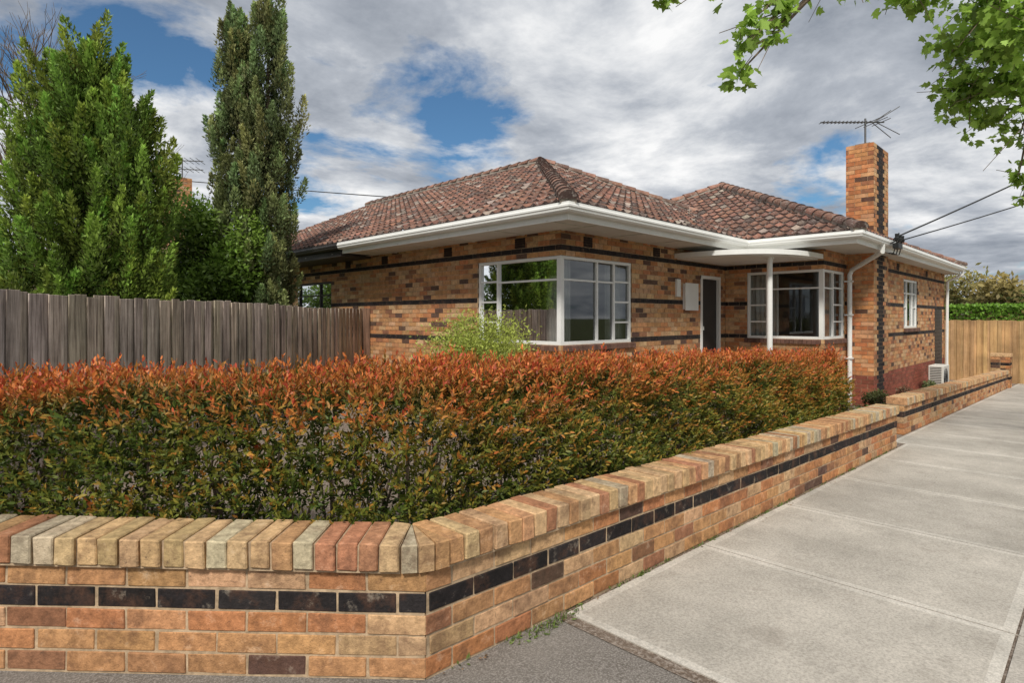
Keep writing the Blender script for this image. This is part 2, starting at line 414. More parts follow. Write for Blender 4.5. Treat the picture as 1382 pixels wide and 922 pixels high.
roofplane((16.99,v0),(0,1),(-1,0),14,5.6,TP,EZ,[((16.99,v0),(-1,-1)),((11.49,0),(-1,0)),((0,18.9),(0,1))])
a0,b0,a1,b1=11.5+o,2.95+o,22.2-o,12.65-o; hd=(b1-b0)/2
roofplane((a0,b0),(0,1),(1,0),9.7,5,TP,EZ,[((a0,b0),(1,-1)),((a0,b1),(1,1))])
roofplane((a0,b0),(1,0),(0,1),10.7,5,TP,EZ,[((a0,b0),(-1,1)),((a1,b0),(1,1)),((0,b0+hd),(0,1))])
roofplane((a1,b0),(0,1),(-1,0),9.7,5,TP,EZ,[((a1,b0),(-1,-1)),((a1,b1),(-1,1))])
roofplane((a0,b1),(1,0),(0,-1),10.7,5,TP,EZ,[((a0,b1),(-1,-1)),((a1,b1),(1,-1)),((0,b0+hd),(0,-1))])
rc=MB()
def ridge(A,B):
    A=Vector(A);B=Vector(B); d=(B-A); L=d.length; d.normalize(); side=d.cross(Vector((0,0,1))).normalized(); up=side.cross(d)
    n=int(L/.36); st=L/n
    rc.hexa([tuple(A+side*x+up*z+d*q) for z in (-.06,.035) for (x,q) in ((-.11,0),(.11,0),(.11,L),(-.11,L))],(.3,.26,.22))
    for i in range(n):
        p=A+d*(i*st); col=jit((.25,.13,.09) if random.random()<.7 else (.15,.09,.07),.25); r0,r1=.14,.105; ln=st+.05
        sg=8; R=[]
        for (q,r) in ((-.02,r0),(ln-.02,r1)):
            o_=len(rc.v)
            for k in range(sg+1):
                t=math.pi*k/sg; rc.v.append(tuple(p+d*q+side*(r*math.cos(t))+up*(r*.85*math.sin(t)+.0)))
            R.append(o_)
        for k in range(sg):
            rc.f.append((R[0]+k,R[0]+k+1,R[1]+k+1,R[1]+k)); rc.c.append(col); rc.m.append(0)
        rc.f.append(tuple(R[0]+k for k in range(sg+1))); rc.c.append((.06,.035,.03)); rc.m.append(0)
zt_=EZ+.02
ap=(11.49,10.44,zt_+TP*(11.49-u0)+.03)
ridge((u0,v0,zt_+.02),ap); ridge(ap,(11.49,18.9,ap[2])); ridge((16.9,v0+.05,zt_+.02),ap)
wa=(a0+hd,b0+hd,zt_+TP*hd+.03); wb=(a1-hd,b0+hd,wa[2])
ridge((a0,b0,zt_+.02),wa); ridge((a1,b0,zt_+.02),wb); ridge((a0,b1,zt_+.02),wa); ridge((a1,b1,zt_+.02),wb); ridge(wa,wb)
rc.obj('ridge_caps',['tile'],house)
gc=MB(); gc.face([(5.99,18.85,2.8),(16.99,18.85,2.8),(11.49,18.85,5.5)]); gc.obj('gable_end',['soffit'],house)
def sweep(mb,path,prof,mi=0):
    n=len(path); offs=[]
    def nr(a,b):
        dx,dy=b[0]-a[0],b[1]-a[1]; l=math.hypot(dx,dy); return (dy/l,-dx/l)
    for i in range(n):
        if i==0: q=nr(path[0],path[1])
        elif i==n-1: q=nr(path[-2],path[-1])
        else:
            a=nr(path[i-1],path[i]); b=nr(path[i],path[i+1]); k=1+a[0]*b[0]+a[1]*b[1]; q=((a[0]+b[0])/k,(a[1]+b[1])/k)
        offs.append(q)
    R=[]
    for p,q in zip(path,offs):
        o_=len(mb.v); mb.v+=[(p[0]+q[0]*x,p[1]+q[1]*x,z) for x,z in prof]; R.append(o_)
    m_=len(prof)
    for i in range(n-1):
        for k in range(m_):
            k2=(k+1)%m_; mb.f.append((R[i]+k,R[i]+k2,R[i+1]+k2,R[i+1]+k)); mb.c.append((1,1,1)); mb.m.append(mi)
    for r in (R[0],R[-1]): mb.f.append(tuple(r+k for k in range(m_))); mb.c.append((1,1,1)); mb.m.append(mi)
prof=[(-.14,2.765),(-.115,2.765),(-.115,2.845),(-.03,2.85),(-.005,2.875),(.0,2.90),(.012,2.915),(.012,2.94),(0,2.955),(0,2.98),(-.012,2.98),(-.02,2.90),(-.115,2.89),(-.14,2.96)]
sweep(wp,[(5.99,11.0),(5.99,4.94),(11.5,4.94),(11.5,2.95),(22.2,2.95),(22.2,12.65)],prof)
sweep(dkf,[(5.99,18.8),(5.99,11.03)],prof)
dkf.box((6.1,11.05,2.72),(6.8,18.8,2.765)); dkf.obj('dark_eave_and_frames',['darkpaint'],house)
so=MB()
so.face([(6.1,5.05,2.79),(11.62,5.05,2.79),(11.62,18.8,2.79),(6.1,18.8,2.79)]); so.face([(11.62,3.06,2.79),(22.1,3.06,2.79),(22.1,18,2.79),(11.62,18,2.79)])
for i in range(12): so.box((6.1,5.4+i*1.2,2.778),(6.89,5.44+i*1.2,2.789))
for i in range(5): so.box((6.9+i*1.2,5.06,2.778),(6.94+i*1.2,5.84,2.789))
so.obj('soffit',['soffit'],house)
cp=MB(); cc=(12.4,5.84); ra,rb=2.15,1.98; pts=[]
for i in range(25):
    t=math.pi/2*i/24; ex=2/2.9
    pts.append((cc[0]-ra*math.cos(t)**ex,cc[1]-rb*math.sin(t)**ex))
pts.append((12.39,cc[1]-rb)); pts.append((12.39,5.835)); 
def slab(mb,pts,z0,z1,mi=0):
    mb.face([(*p,z1) for p in pts],(1,1,1),mi); mb.face([(*p,z0) for p in pts][::-1],(1,1,1),mi)
    for i in range(len(pts)):
        a,b=pts[i],pts[(i+1)%len(pts)]; mb.face([(*a,z0),(*b,z0),(*b,z1),(*a,z1)],(1,1,1),mi)
slab(cp,pts,2.60,2.69)
pin=[((p[0]-cc[0])*.95+cc[0],(p[1]-cc[1])*.95+cc[1]) for p in pts]; slab(cp,pin,2.585,2.599); 
cp.tube([(11.22,4.42,-.3),(11.22,4.42,2.586)],.05,14); cp.tube([(11.22,4.42,2.55),(11.22,4.42,2.584)],.075,14)
cp.obj('porch_canopy',['white'],house)
wp.box((11.28,5.82,.26),(11.345,5.93,27*PH)); wp.box((12.08,5.82,.26),(12.145,5.93,27*PH)); wp.box((11.28,5.818,27*PH-.06),(12.145,5.932,27*PH+.004))
dm=MB(); dm.box((11.35,5.885,.26),(12.075,5.92,27*PH-.065),(1,1,1))
for (a,b,c,d_) in ((11.42,12.0,.4,1.0),(11.42,12.0,1.15,2.1)): dm.box((a,5.875,c),(b,5.886,d_))
dm.box((20.61,3.46,-.9),(21.69,3.5,20*PH-.005)); 
for i in range(22): dm.box((20.62,3.447,-.65+i*.105),(21.68,3.461,-.65+i*.105+.09))
dm.obj('doors',['darkpaint'],house)
wp.box((10.57,5.78,1.62),(11.05,5.845,2.12)); wp.box((10.55,5.772,1.60),(11.07,5.779,2.14))
wp.box((10.28,5.80,1.86),(10.42,5.845,2.2))
wp.box((11.38,5.83,1.2),(11.42,5.86,1.28))
for pth in ([(13.0,3.0,2.86),(13.0,3.0,2.72),(13.72,3.72,2.45),(13.72,3.76,2.35),(13.72,3.76,-.35)],[(22.0,3.0,2.86),(22.0,3.0,2.75),(21.95,3.36,2.55),(21.95,3.38,-.6)]):
    wp.tube(pth,.045,12)
for z in (.6,1.5,2.2): wp.box((13.66,3.70,z),(13.78,3.85,z+.03))
wp.obj('trim_and_gutters',['white'],house)
gp.obj('window_glass',['glass'],house)
it=MB()
it.face([(7.0,9.2,.3),(10.4,9.2,.3),(10.4,9.2,2.78),(7.0,9.2,2.78)]); it.face([(10.4,5.95,.3),(10.4,9.2,.3),(10.4,9.2,2.78),(10.4,5.95,2.78)])
it.face([(7,5.95,.3),(10.4,5.95,.3),(10.4,9.2,.3),(7,9.2,.3)],(1,1,1),1)
it.face([(12.5,7.5,.3),(16.4,7.5,.3),(16.4,7.5,2.78),(12.5,7.5,2.78)]); it.face([(16.4,3.6,.3),(16.4,7.5,.3),(16.4,7.5,2.78),(16.4,3.6,2.78)])
it.face([(12.5,3.95,.3),(16.4,3.95,.3),(16.4,7.5,.3),(12.5,7.5,.3)],(1,1,1),1)
it.face([(12.5,5.95,.3),(12.5,7.5,.3),(12.5,7.5,2.78),(12.5,5.95,2.78)])
it.obj('interior_rooms',['inter','floor'],house)
cu=MB()
def curtain(p,d,L,z0,z1,amp=.025):
    n=int(L/.02); pr=None
    for i in range(n+1):
        s=i*.02; w=amp*math.sin(s*2*math.pi/.11+math.sin(s*5))+.008*math.sin(s*37)
        x,y_=p[0]+d[0]*s-d[1]*w,p[1]+d[1]*s+d[0]*w
        cur=((x,y_,z0),(x,y_,z1))
        if pr: cu.face([pr[0],cur[0],cur[1],pr[1]])
        pr=cur
curtain((7.12,6.02),(0,1),.9,.5,2.12); curtain((7.12,6.98),(0,1),.85,.5,2.5); curtain((8.3,6.05),(1,0),.6,.5,2.5); curtain((7.2,6.08),(1,0),.25,.5,2.5)
curtain((12.65,4.8),(0,1),.7,.5,2.5); curtain((13.2,4.1),(1,0),.55,.5,2.5); curtain((17,3.7),(1,0),1.3,.5,2.5)
cu.obj('curtains',['curtain'],house)
an=MB(); ax,ay=14.3,3.62
an.tube([(ax,ay,4.9),(ax,ay,5.72)],.02,8)
bd=Vector((.75,-.55,.05)).normalized(); b0_=Vector((ax,ay,5.64))
an.tube([tuple(b0_-bd*1.05),tuple(b0_+bd*.45)],.014,6)
sd=bd.cross(Vector((0,0,1))).normalized()
for i in range(13):
    p=b0_+bd*(-1.02+i*.09); l=.09; an.tube([tuple(p-sd*l),tuple(p+sd*l)],.008,5)
for a in (30,-30):
    dd=Vector((math.cos(math.radians(a)),0,math.sin(math.radians(a))))
    v=(bd*dd.x+Vector((0,0,1))*dd.z)*.6; 
    for q in (-.12,.12): an.tube([tuple(b0_+bd*.2+sd*q*.3),tuple(b0_+bd*.2+v+sd*q)],.009,5)
for i in range(3):
    p=b0_+bd*(.1+i*.14); l=.42-.08*i; an.tube([tuple(p-sd*l),tuple(p+sd*l)],.008,5)
an.obj('tv_antenna',['metal'],house)
br=MB()
br.tube([(13.6,2.98,2.96),(13.6,2.85,3.12)],.015,6)
for i in range(3):
    x=13.35+i*.22; br.tube([(x,2.84,2.95),(x,2.84,3.0),(x,2.84,3.02),(x,2.84,3.08)],[.035,.045,.03,.035],10); 
    br.tube([(x,2.96,2.9),(x,2.84,2.95)],.012,6)
    br.tube([(x,2.84,2.93),(x+.12,2.92,2.72),(x+.1,3.05,2.74)],.01,6)
br.box((13.3,2.8,2.8),(13.62,2.9,2.9)); br.obj('service_bracket',['black'],house)
# ------------------------------------------------ power lines
pl=MB()
def wire(mb,a,b,sag,r):
    pts=[]
    for i in range(25):
        t=i/24; pts.append((a[0]+(b[0]-a[0])*t,a[1]+(b[1]-a[1])*t,a[2]+(b[2]-a[2])*t-sag*4*t*(1-t)))
    mb.tube(pts,r,6)
wire(pl,(13.5,2.84,3.05),(34,-9,14.5),.6,.016); wire(pl,(13.8,2.84,3.0),(36,-9,11.8),.6,.013)
a=PX(180,238,26); b=PX(760,282,22); wire(pl,a,b,.05,.02)
pl.obj('power_line',['black'])
# ------------------------------------------------ AC unit
ac=empty('air_conditioner')
am=MB(); zb=g(18.6)+.12
am.cham((18.55,3.02,zb+.33),((1,0,0),(0,1,0),(0,0,1)),(.4,.16,.33),.015,(1,1,1))
am.obj('casing',['acw'],ac)
am=MB()
for i in range(14): am.box((18.142,2.9,zb+.06+i*.042),(18.150,3.14,zb+.075+i*.042))
for r in (.06,.11,.16,.21,.25):
    am.tube([(18.45+r*math.cos(t*math.pi/12),2.855,zb+.34+r*math.sin(t*math.pi/12)) for t in range(25)],.004,5)
for t in range(6):
    q=t*math.pi/3; am.tube([(18.45,2.853,zb+.34),(18.45+.25*math.cos(q),2.853,zb+.34+.25*math.sin(q))],.005,5)
am.box((18.2,2.9,zb-.12),(18.26,3.14,zb+.001)); am.box((18.84,2.9,zb-.12),(18.9,3.14,zb+.001))
am.obj('grille_and_feet',['black'],ac)
# ------------------------------------------------ fences
def fence(a,b,h0,h1,pw,cols,zfun,lap=.02,off_=.008):
    mb=MB(); d=np.array([b[0]-a[0],b[1]-a[1]]); L=np.linalg.norm(d); d/=L; nn=np.array([d[1],-d[0]])
    s=0;i=0
    while s<L:
        w=pw*random.uniform(.9,1.05); off=(off_ if i%2 else -off_)+random.uniform(-.002,.002)
        t=s/L; x,y_=a[0]+d[0]*s,a[1]+d[1]*s; top=h0+(h1-h0)*t+random.uniform(-.014,.014)+.012*math.sin(s*1.3); zb=zfun(x)-.05
        c=(x+d[0]*w/2+nn[0]*off,y_+d[1]*w/2+nn[1]*off,(top+zb)/2)
        tl=random.uniform(-.006,.006)
        mb.cham(c,((d[0],d[1],tl),(-d[1],d[0],0),(-tl*d[0],-tl*d[1],1)),(w/2+lap/2,.006,(top-zb)/2),.002,cols())
        s+=w;i+=1
    for hz in (.35,1.35):
        p=[(a[0]-nn[0]*q,a[1]-nn[1]*q) for q in (.025,.065)]; r=[(b[0]-nn[0]*q,b[1]-nn[1]*q) for q in (.025,.065)]
        z0=zfun(a[0])+hz; z1=zfun(b[0])+hz
        mb.hexa([(*p[0],z0),(*r[0],z1),(*r[1],z1),(*p[1],z0),(*p[0],z0+.08),(*r[0],z1+.08),(*r[1],z1+.08),(*p[1],z0+.08)],(.8,.8,.8))
    return mb
def oldc():
    k=random.uniform(.7,1.25); return (k*1.0,k*random.uniform(.94,1.0),k*random.uniform(.86,1))
mb=fence((-1.4,4.45),(6.80,11.35),1.67,1.63,.1,oldc,lambda u:g(u),off_=.011)
mb.box((6.72,11.2,g(6.8)-.1),(6.87,11.34,1.66),(.55,.4,.33))
mb.obj('paling_fence',['oldwood'])
def newc():
    k=random.uniform(.8,1.15); return (k,k*random.uniform(.93,1.0),k*random.uniform(.85,1))
mb=fence((26.3,9.5),(26.3,-.6),1.37,1.37,.1,newc,lambda u:g(u)); mb.obj('paling_fence.001',['newwood'])
# ------------------------------------------------ ground sheets
def sheet(name,pts,dz,mat,parent=None):
    mb=MB(); mb.face([(p[0],p[1],g(p[0])+dz) for p in pts]); return mb.obj(name,[mat],parent)
mb=MB(); us=[-2500,-20,30,2500]
for i in range(3):
    mb.face([(us[i],-2500,g(us[i])-.012),(us[i+1],-2500,g(us[i+1])-.012),(us[i+1],2500,g(us[i+1])-.012),(us[i],2500,g(us[i])-.012)])
mb.obj('ground',['grass'])
sheet('asphalt_pavement',[(-14,-.0),(2.262,0),(2.262,1.93),(1.43,1.93),(-6,9.36),(-14,9.36)],-.004,'asphalt')
sheet('soil_bed',[(1.6,2.1),(29.8,2.1),(29.8,6.5),(12.3,6.5),(12.3,5.9),(7,5.9),(7,12),(-1,4.75)],-.002,'soil')
sheet('road',[(-19.9,-9),(29.9,-9),(29.9,-1.75),(-19.9,-1.75)],-.006,'asphalt')
mb=MB()
for i in range(24):
    a=-18+i*2; mb.hexa([(a,-1.75,g(a)-.1),(a+1.99,-1.75,g(a+2)-.1),(a+1.99,-1.6,g(a+2)-.1),(a,-1.6,g(a)-.1),(a,-1.75,g(a)+.12),(a+1.99,-1.75,g(a+2)+.12),(a+1.99,-1.6,g(a+2)+.12),(a,-1.6,g(a)+.12)],(.33,.32,.3))
mb.obj('kerb',['concrete'])
mb=MB(); u=2.272; st=1.42; va,vb=.30,1.885
def quad(u0_,u1_,v0_,v1_,col,dz=.006): mb.face([(u0_,v0_,g(u0_)+dz),(u1_,v0_,g(u1_)+dz),(u1_,v1_,g(u1_)+dz),(u0_,v1_,g(u0_)+dz)],col)
i=0
while u<29:
    e=u+st-.012; k=random.uniform(.90,1.06); base=(.455*k,.425*k,.375*k); ed=(.55*k,.52*k,.465*k); w=.05; vb_=vb if u<8.8 else 2.06
    quad(u+w,e-w,va+w,vb_-w,base); quad(u,u+w,va,vb_,ed); quad(e-w,e,va,vb_,ed); quad(u+w,e-w,va,va+w,ed); quad(u+w,e-w,vb_-w,vb_,ed)
    quad(u,e,-.6,va-.012,(.43*k,.40*k,.355*k))
    mb.face([(u,va-.9,g(u)+.006),(u,vb_,g(u)+.006),(u,vb_,g(u)-.02),(u,va-.9,g(u)-.02)],base)
    u+=st
mb.obj('concrete_footpath',['concrete'])
sheet('footpath_joint',[(2.2,-.6),(29.9,-.6),(29.9,2.095),(9.0,2.095),(9.0,1.905),(2.2,1.905)],.0,'soil')
# ------------------------------------------------ foliage
def leafobj(name,tmpl,pos,dr,nr,ln,wd,col,mat,parent=None,bend=0.0):
    n=len(pos); k=len(tmpl); T=np.array(tmpl,float)
    dr=dr/np.linalg.norm(dr,axis=1,keepdims=True); sd=np.cross(dr,nr); sd/=np.linalg.norm(sd,axis=1,keepdims=True)+1e-9
    nn=np.cross(sd,dr)
    V=pos[:,None,:]+dr[:,None,:]*(T[None,:,0:1]*ln[:,None,None])+sd[:,None,:]*(T[None,:,1:2]*wd[:,None,None])+nn[:,None,:]*((np.abs(T[None,:,1:2])-T[None,:,0:1]**2)*bend*ln[:,None,None])
    me=bpy.data.meshes.new(name); me.vertices.add(n*k); me.vertices.foreach_set('co',V.astype(np.float32).ravel())
    me.loops.add(n*k); me.loops.foreach_set('vertex_index',np.arange(n*k,dtype=np.int32))
    me.polygons.add(n); me.polygons.foreach_set('loop_start',(np.arange(n)*k).astype(np.int32))
    try: me.polygons.foreach_set('loop_total',np.full(n,k,dtype=np.int32))
    except Exception: pass
    me.update(calc_edges=True); me.materials.append(M[mat])
    ca=me.color_attributes.new('Col','FLOAT_COLOR','POINT'); c4=np.ones((n,4)); c4[:,:3]=np.clip(col,0,1)
    ca.data.foreach_set('color',np.repeat(c4,k,axis=0).astype(np.float32).ravel())
    ob=bpy.data.objects.new(name,me); scene.collection.objects.link(ob)
    if parent: ob.parent=parent
    return ob
HEX=[(0,0),(.3,.42),(.65,.4),(1,0),(.65,-.4),(.3,-.42)]
KITE=[(0,0),(.45,.5),(1,0),(.45,-.5)]
MAPLE=[(0,0),(.05,.28),(.3,.5),(.38,.26),(.62,.42),(.68,.16),(1,0),(.68,-.16),(.62,-.42),(.38,-.26),(.3,-.5),(.05,-.28)]
def vnoise(p,sc,seed=0):
    r=np.random.default_rng(seed); o_=np.zeros(len(p))
    for i in range(7):
        k=r.normal(size=3)*sc*(1+.5*i); o_+=np.sin(p@k+r.uniform(0,6.28))/(1+.35*i)
    return o_/3
def rv(n): 
    v=rng.normal(size=(n,3)); return v/np.linalg.norm(v,axis=1,keepdims=True)
hedge=empty('hedge')
K1=np.array([CU+.335-.02,CV+.81-.03]); K0=K1+3.9*np.array([-1/S2,1/S2]); K2=np.array([7.85,K1[1]])
HW=.45
def hd2(p):
    best=None
    for A,B in ((K0,K1),(K1,K2)):
        d=B-A; t=np.clip(((p-A)@d)/(d@d),0,1); q=A+t[:,None]*d; v=p-q; r=np.linalg.norm(v,axis=1)
        if best is None: best=(r,v)
        else:
            m_=r<best[0]; best=(np.where(m_,r,best[0]),np.where(m_[:,None],v,best[1]))
    return best
NS=30000
pos=[];out=[];topn=[];dep=[]
got=0
while got<NS:
    q=rng.uniform((-2.3,1.9,-.05),(8.6,6.6,1.3),size=(400000,3)); r,v=hd2(q[:,:2])
    gz=SL*(q[:,0]-1.427); h=q[:,2]-gz; H=1.12-.13*np.clip((1.7-q[:,0])/1.5,0,1)
    bn=.07*vnoise(q*1.0,4,3)+.04*vnoise(q,11,4)
    hw=HW+bn-.10*np.clip(.35-h,0,1); 
    ds=hw-r; dt=(H+bn*.8-h); 
    dd=np.minimum(ds,dt)
    ok=(dd>0)&~((ds<.12)&(dt<.12)&((.12-ds)**2+(.12-dt)**2>.0144))
    camside=(v[:,0]+v[:,1])<0.15
    pr=np.exp(-np.maximum(dd,0)/.09)*np.where(camside|(dt<.25),1,.45)
    pr*=np.where(h<.12,.15,1)*np.clip(.4+.6*np.clip(h/.6,0,1)+.45*vnoise(q,6,9),0.05,1)
    m_=ok&(rng.random(len(q))<pr)
    vv=v/(np.linalg.norm(v,axis=1,keepdims=True)+1e-6); on=np.zeros((len(q),3)); wt=(dt<ds)
    on[:,:2]=np.where(wt[:,None],vv*.3,vv); on[:,2]=np.where(wt,1,.25)
    pos.append(q[m_]);out.append(on[m_]);topn.append((h/H)[m_]);dep.append(dd[m_]); got+=m_.sum()
pos=np.concatenate(pos)[:NS];out=np.concatenate(out)[:NS];topn=np.concatenate(topn)[:NS];dep=np.concatenate(dep)[:NS]
NL=9
sd_=out+rng.normal(size=out.shape)*.45; sd_[:,2]+=.6; sd_/=np.linalg.norm(sd_,axis=1,keepdims=True)
slen=rng.uniform(.06,.15,NS)
tipf=vnoise(pos,3,21)*.38+rng.normal(size=NS)*.24
LP=[];LD=[];LN=[];LC=[];LL=[]
for j in range(NL):
    t=j/(NL-1); p=pos+sd_*(slen*t)[:,None]
    rr=rv(NS); per=np.cross(sd_,rr); per/=np.linalg.norm(per,axis=1,keepdims=True)
    d=sd_*(.6+.8*t)+per*(1.0-.5*t); nn=sd_+rv(NS)*.5
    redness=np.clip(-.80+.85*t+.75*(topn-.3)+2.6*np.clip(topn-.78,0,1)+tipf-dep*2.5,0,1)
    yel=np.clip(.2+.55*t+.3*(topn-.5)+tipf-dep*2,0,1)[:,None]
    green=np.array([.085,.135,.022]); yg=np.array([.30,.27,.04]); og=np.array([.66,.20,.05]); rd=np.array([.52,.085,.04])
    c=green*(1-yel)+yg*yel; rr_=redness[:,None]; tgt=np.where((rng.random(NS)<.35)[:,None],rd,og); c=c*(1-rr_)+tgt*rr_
    c*=rng.uniform(.65,1.35,NS)[:,None]; c*=np.exp(-dep*3.5)[:,None]  # inner shade painted into leaf colour: darker deeper in the hedge
    LP.append(p);LD.append(d);LN.append(nn);LC.append(c);LL.append(rng.uniform(.028,.046,NS)*(1-.25*t))
LP,LD,LN,LC,LL=map(np.concatenate,(LP,LD,LN,LC,LL))
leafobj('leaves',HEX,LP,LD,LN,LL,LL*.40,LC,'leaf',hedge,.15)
hs=MB()
def alongK(t):
    L1,L2=3.9,np.linalg.norm(K2-K1); s=t*(L1+L2)
    return K0+(K1-K0)*(s/L1) if s<L1 else K1+(K2-K1)*((s-L1)/L2)
for i in range(26):
    c=alongK((i+.5)/26); base=Vector((c[0],c[1],g(c[0])-.05))
    for j in range(11):
        a=random.uniform(0,6.28); r=random.uniform(.1,.42); hgt=random.uniform(.55,.92)
        p0=base; p1=base+Vector((math.cos(a)*r*.6,math.sin(a)*r*.6,hgt*.4)); p2=base+Vector((math.cos(a)*r,math.sin(a)*r,hgt))
        hs.tube([p0,p1,p2],[.014,.01,.004],5,(1,1,1))
hs.obj('stems',['bark'],hedge)
def conifer(name,base,H,prof,nplume,nleaf,col,pl,lean=(0,0),seed=1,leafl=.07,wr=.5,tops=((0,0,1),),hexp=.9):
    r_=np.random.default_rng(seed); e=empty(name); P_=[];D_=[];N_=[];C_=[];L_=[]
    for i in range(nplume):
        top=tops[i%len(tops)]
        hh=r_.uniform(.02,1)**hexp; a=r_.uniform(0,2*math.pi); R=prof(hh)*(.95+.2*math.sin(3*a+seed+7*hh)+.12*r_.normal())
        Ht=H*top[2]; rr=R*r_.uniform(.45,1.0)
        cx=base[0]+top[0]*min(1,hh*1.6)+lean[0]*hh+rr*math.cos(a); cy=base[1]+top[1]*min(1,hh*1.6)+lean[1]*hh+rr*math.sin(a); cz=base[2]+hh*Ht
        outv=np.array([math.cos(a),math.sin(a),0]); ax=outv*pl[2]*(1-hh*.6)+np.array([0,0,1])+r_.normal(size=3)*.12; ax/=np.linalg.norm(ax)
        ln=pl[0]*r_.uniform(.6,1.35); w=pl[1]*r_.uniform(.7,1.3); n=int(nleaf*ln/pl[0]); t=r_.uniform(0,1,n)**.8
        q=r_.normal(size=(n,3)); q/=np.linalg.norm(q,axis=1,keepdims=True); rad=(w*np.clip(1.25*(1-t)**.75*np.clip(t*5+.3,0,1),0.03,2))[:,None]*r_.uniform(.5,1.05,(n,1))
        p=np.array([cx,cy,cz-ln*.35])+ax*(t*ln)[:,None]+q*rad
        d=ax*.9+q*.7+r_.normal(size=(n,3))*.25
        br_=r_.uniform(.65,1.3)*(.4+.85*t)*(.75+.4*np.clip((q@outv),-1,1)+.3*q[:,2])*r_.uniform(.75,1.3,n)  # shading painted into leaf colour: plume insides and bottoms dark, outer and upper leaves bright
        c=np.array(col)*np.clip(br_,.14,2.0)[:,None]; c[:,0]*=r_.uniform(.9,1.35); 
        P_.append(p);D_.append(d);N_.append(q+r_.normal(size=(n,3))*.4);C_.append(c);L_.append(r_.uniform(.6,1.3,n)*leafl)
    P_,D_,N_,C_,L_=map(np.concatenate,(P_,D_,N_,C_,L_))
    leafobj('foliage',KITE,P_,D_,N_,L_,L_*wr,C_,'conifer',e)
    tb=MB()
    for top in tops:
        tb.tube([(base[0],base[1],base[2]-.1),(base[0]+top[0]*.6,base[1]+top[1]*.6,base[2]+H*.4),(base[0]+top[0]+lean[0]*.9,base[1]+top[1]+lean[1]*.9,base[2]+H*top[2]*.9)],[.13,.09,.02],8)
    for i in range(60):
        h=random.uniform(.05,.8); a=random.uniform(0,6.28); R=prof(h)*.6; z=base[2]+H*h
        tb.tube([(base[0]+lean[0]*h,base[1]+lean[1]*h,z-.3),(base[0]+lean[0]*h+R*math.cos(a),base[1]+lean[1]*h+R*math.sin(a),z+.1)],[.03,.008],5)
    tb.obj('trunk',['bark'],e)
ju=P(-.715*9.4,9.4)
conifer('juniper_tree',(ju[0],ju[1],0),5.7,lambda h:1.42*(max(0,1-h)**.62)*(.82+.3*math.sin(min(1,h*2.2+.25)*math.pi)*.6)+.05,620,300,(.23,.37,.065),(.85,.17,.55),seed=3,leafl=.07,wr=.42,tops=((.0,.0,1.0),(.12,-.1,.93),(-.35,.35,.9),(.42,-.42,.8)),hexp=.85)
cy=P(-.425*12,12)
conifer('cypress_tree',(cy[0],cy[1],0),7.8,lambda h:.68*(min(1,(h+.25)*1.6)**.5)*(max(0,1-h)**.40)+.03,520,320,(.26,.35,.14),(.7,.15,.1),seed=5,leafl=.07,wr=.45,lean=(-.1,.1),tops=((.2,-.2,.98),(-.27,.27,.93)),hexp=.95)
def blob(name,c,rad,n,ll,cols,mat='bleaf',seed=1,shell=.5,parent=None,tmpl=KITE,trunk=None,lobes=9):
    r_=np.random.default_rng(seed)
    cs=[np.array(c)+r_.normal(size=3)*np.array(rad)*.42 for _ in range(lobes)]; rs=[np.array(rad)*r_.uniform(.4,.65) for _ in range(lobes)]
    PP=[];DD=[];CC=[]
    for cc_,r0 in zip(cs,rs):
        m_=n//lobes; q=r_.normal(size=(m_,3)); q/=np.linalg.norm(q,axis=1,keepdims=True); rr=r_.uniform(shell,1.08,(m_,1))
        p=cc_+q*r0*rr*(1+.18*vnoise(q*1.0,3.5,seed)[:,None]); PP.append(p); DD.append(q)
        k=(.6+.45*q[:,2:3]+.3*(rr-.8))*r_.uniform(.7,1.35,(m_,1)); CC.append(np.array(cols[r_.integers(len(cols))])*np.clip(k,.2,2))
    PP,DD,CC=map(np.concatenate,(PP,DD,CC)); ok=PP[:,2]>g(c[0])-.3; PP,DD,CC=PP[ok],DD[ok],CC[ok]; n=len(PP)
    e=parent or empty(name)
    d=DD*.4+r_.normal(size=(n,3))*.6; L=r_.uniform(.7,1.3,n)*ll
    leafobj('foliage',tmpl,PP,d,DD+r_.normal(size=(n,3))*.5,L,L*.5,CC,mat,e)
    if trunk:
        tb=MB(); b=Vector((c[0],c[1],g(c[0])-.1)); tb.tube([b,Vector(c)-Vector((0,0,rad[2]*.3)),Vector(c)+Vector((0,0,rad[2]*.4))],[trunk,trunk*.7,trunk*.2],8)
        for cc_ in cs: tb.tube([tuple(Vector(c)-Vector((0,0,rad[2]*.4))),tuple(cc_)],[trunk*.5,trunk*.12],6)
        tb.obj('trunk',['bark'],e)
    return e
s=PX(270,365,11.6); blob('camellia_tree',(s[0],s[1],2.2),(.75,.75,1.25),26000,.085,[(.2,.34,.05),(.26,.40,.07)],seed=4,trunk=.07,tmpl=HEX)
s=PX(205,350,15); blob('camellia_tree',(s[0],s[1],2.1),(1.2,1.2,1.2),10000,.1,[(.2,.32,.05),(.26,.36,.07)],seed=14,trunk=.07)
s=PX(650,470,6.2); 
r_=np.random.default_rng(8); nb=empty('nandina_bush'); b=np.array([s[0]+.25,s[1]+.25,g(4)]); PP=[];DD=[];CC=[]; tb=MB()
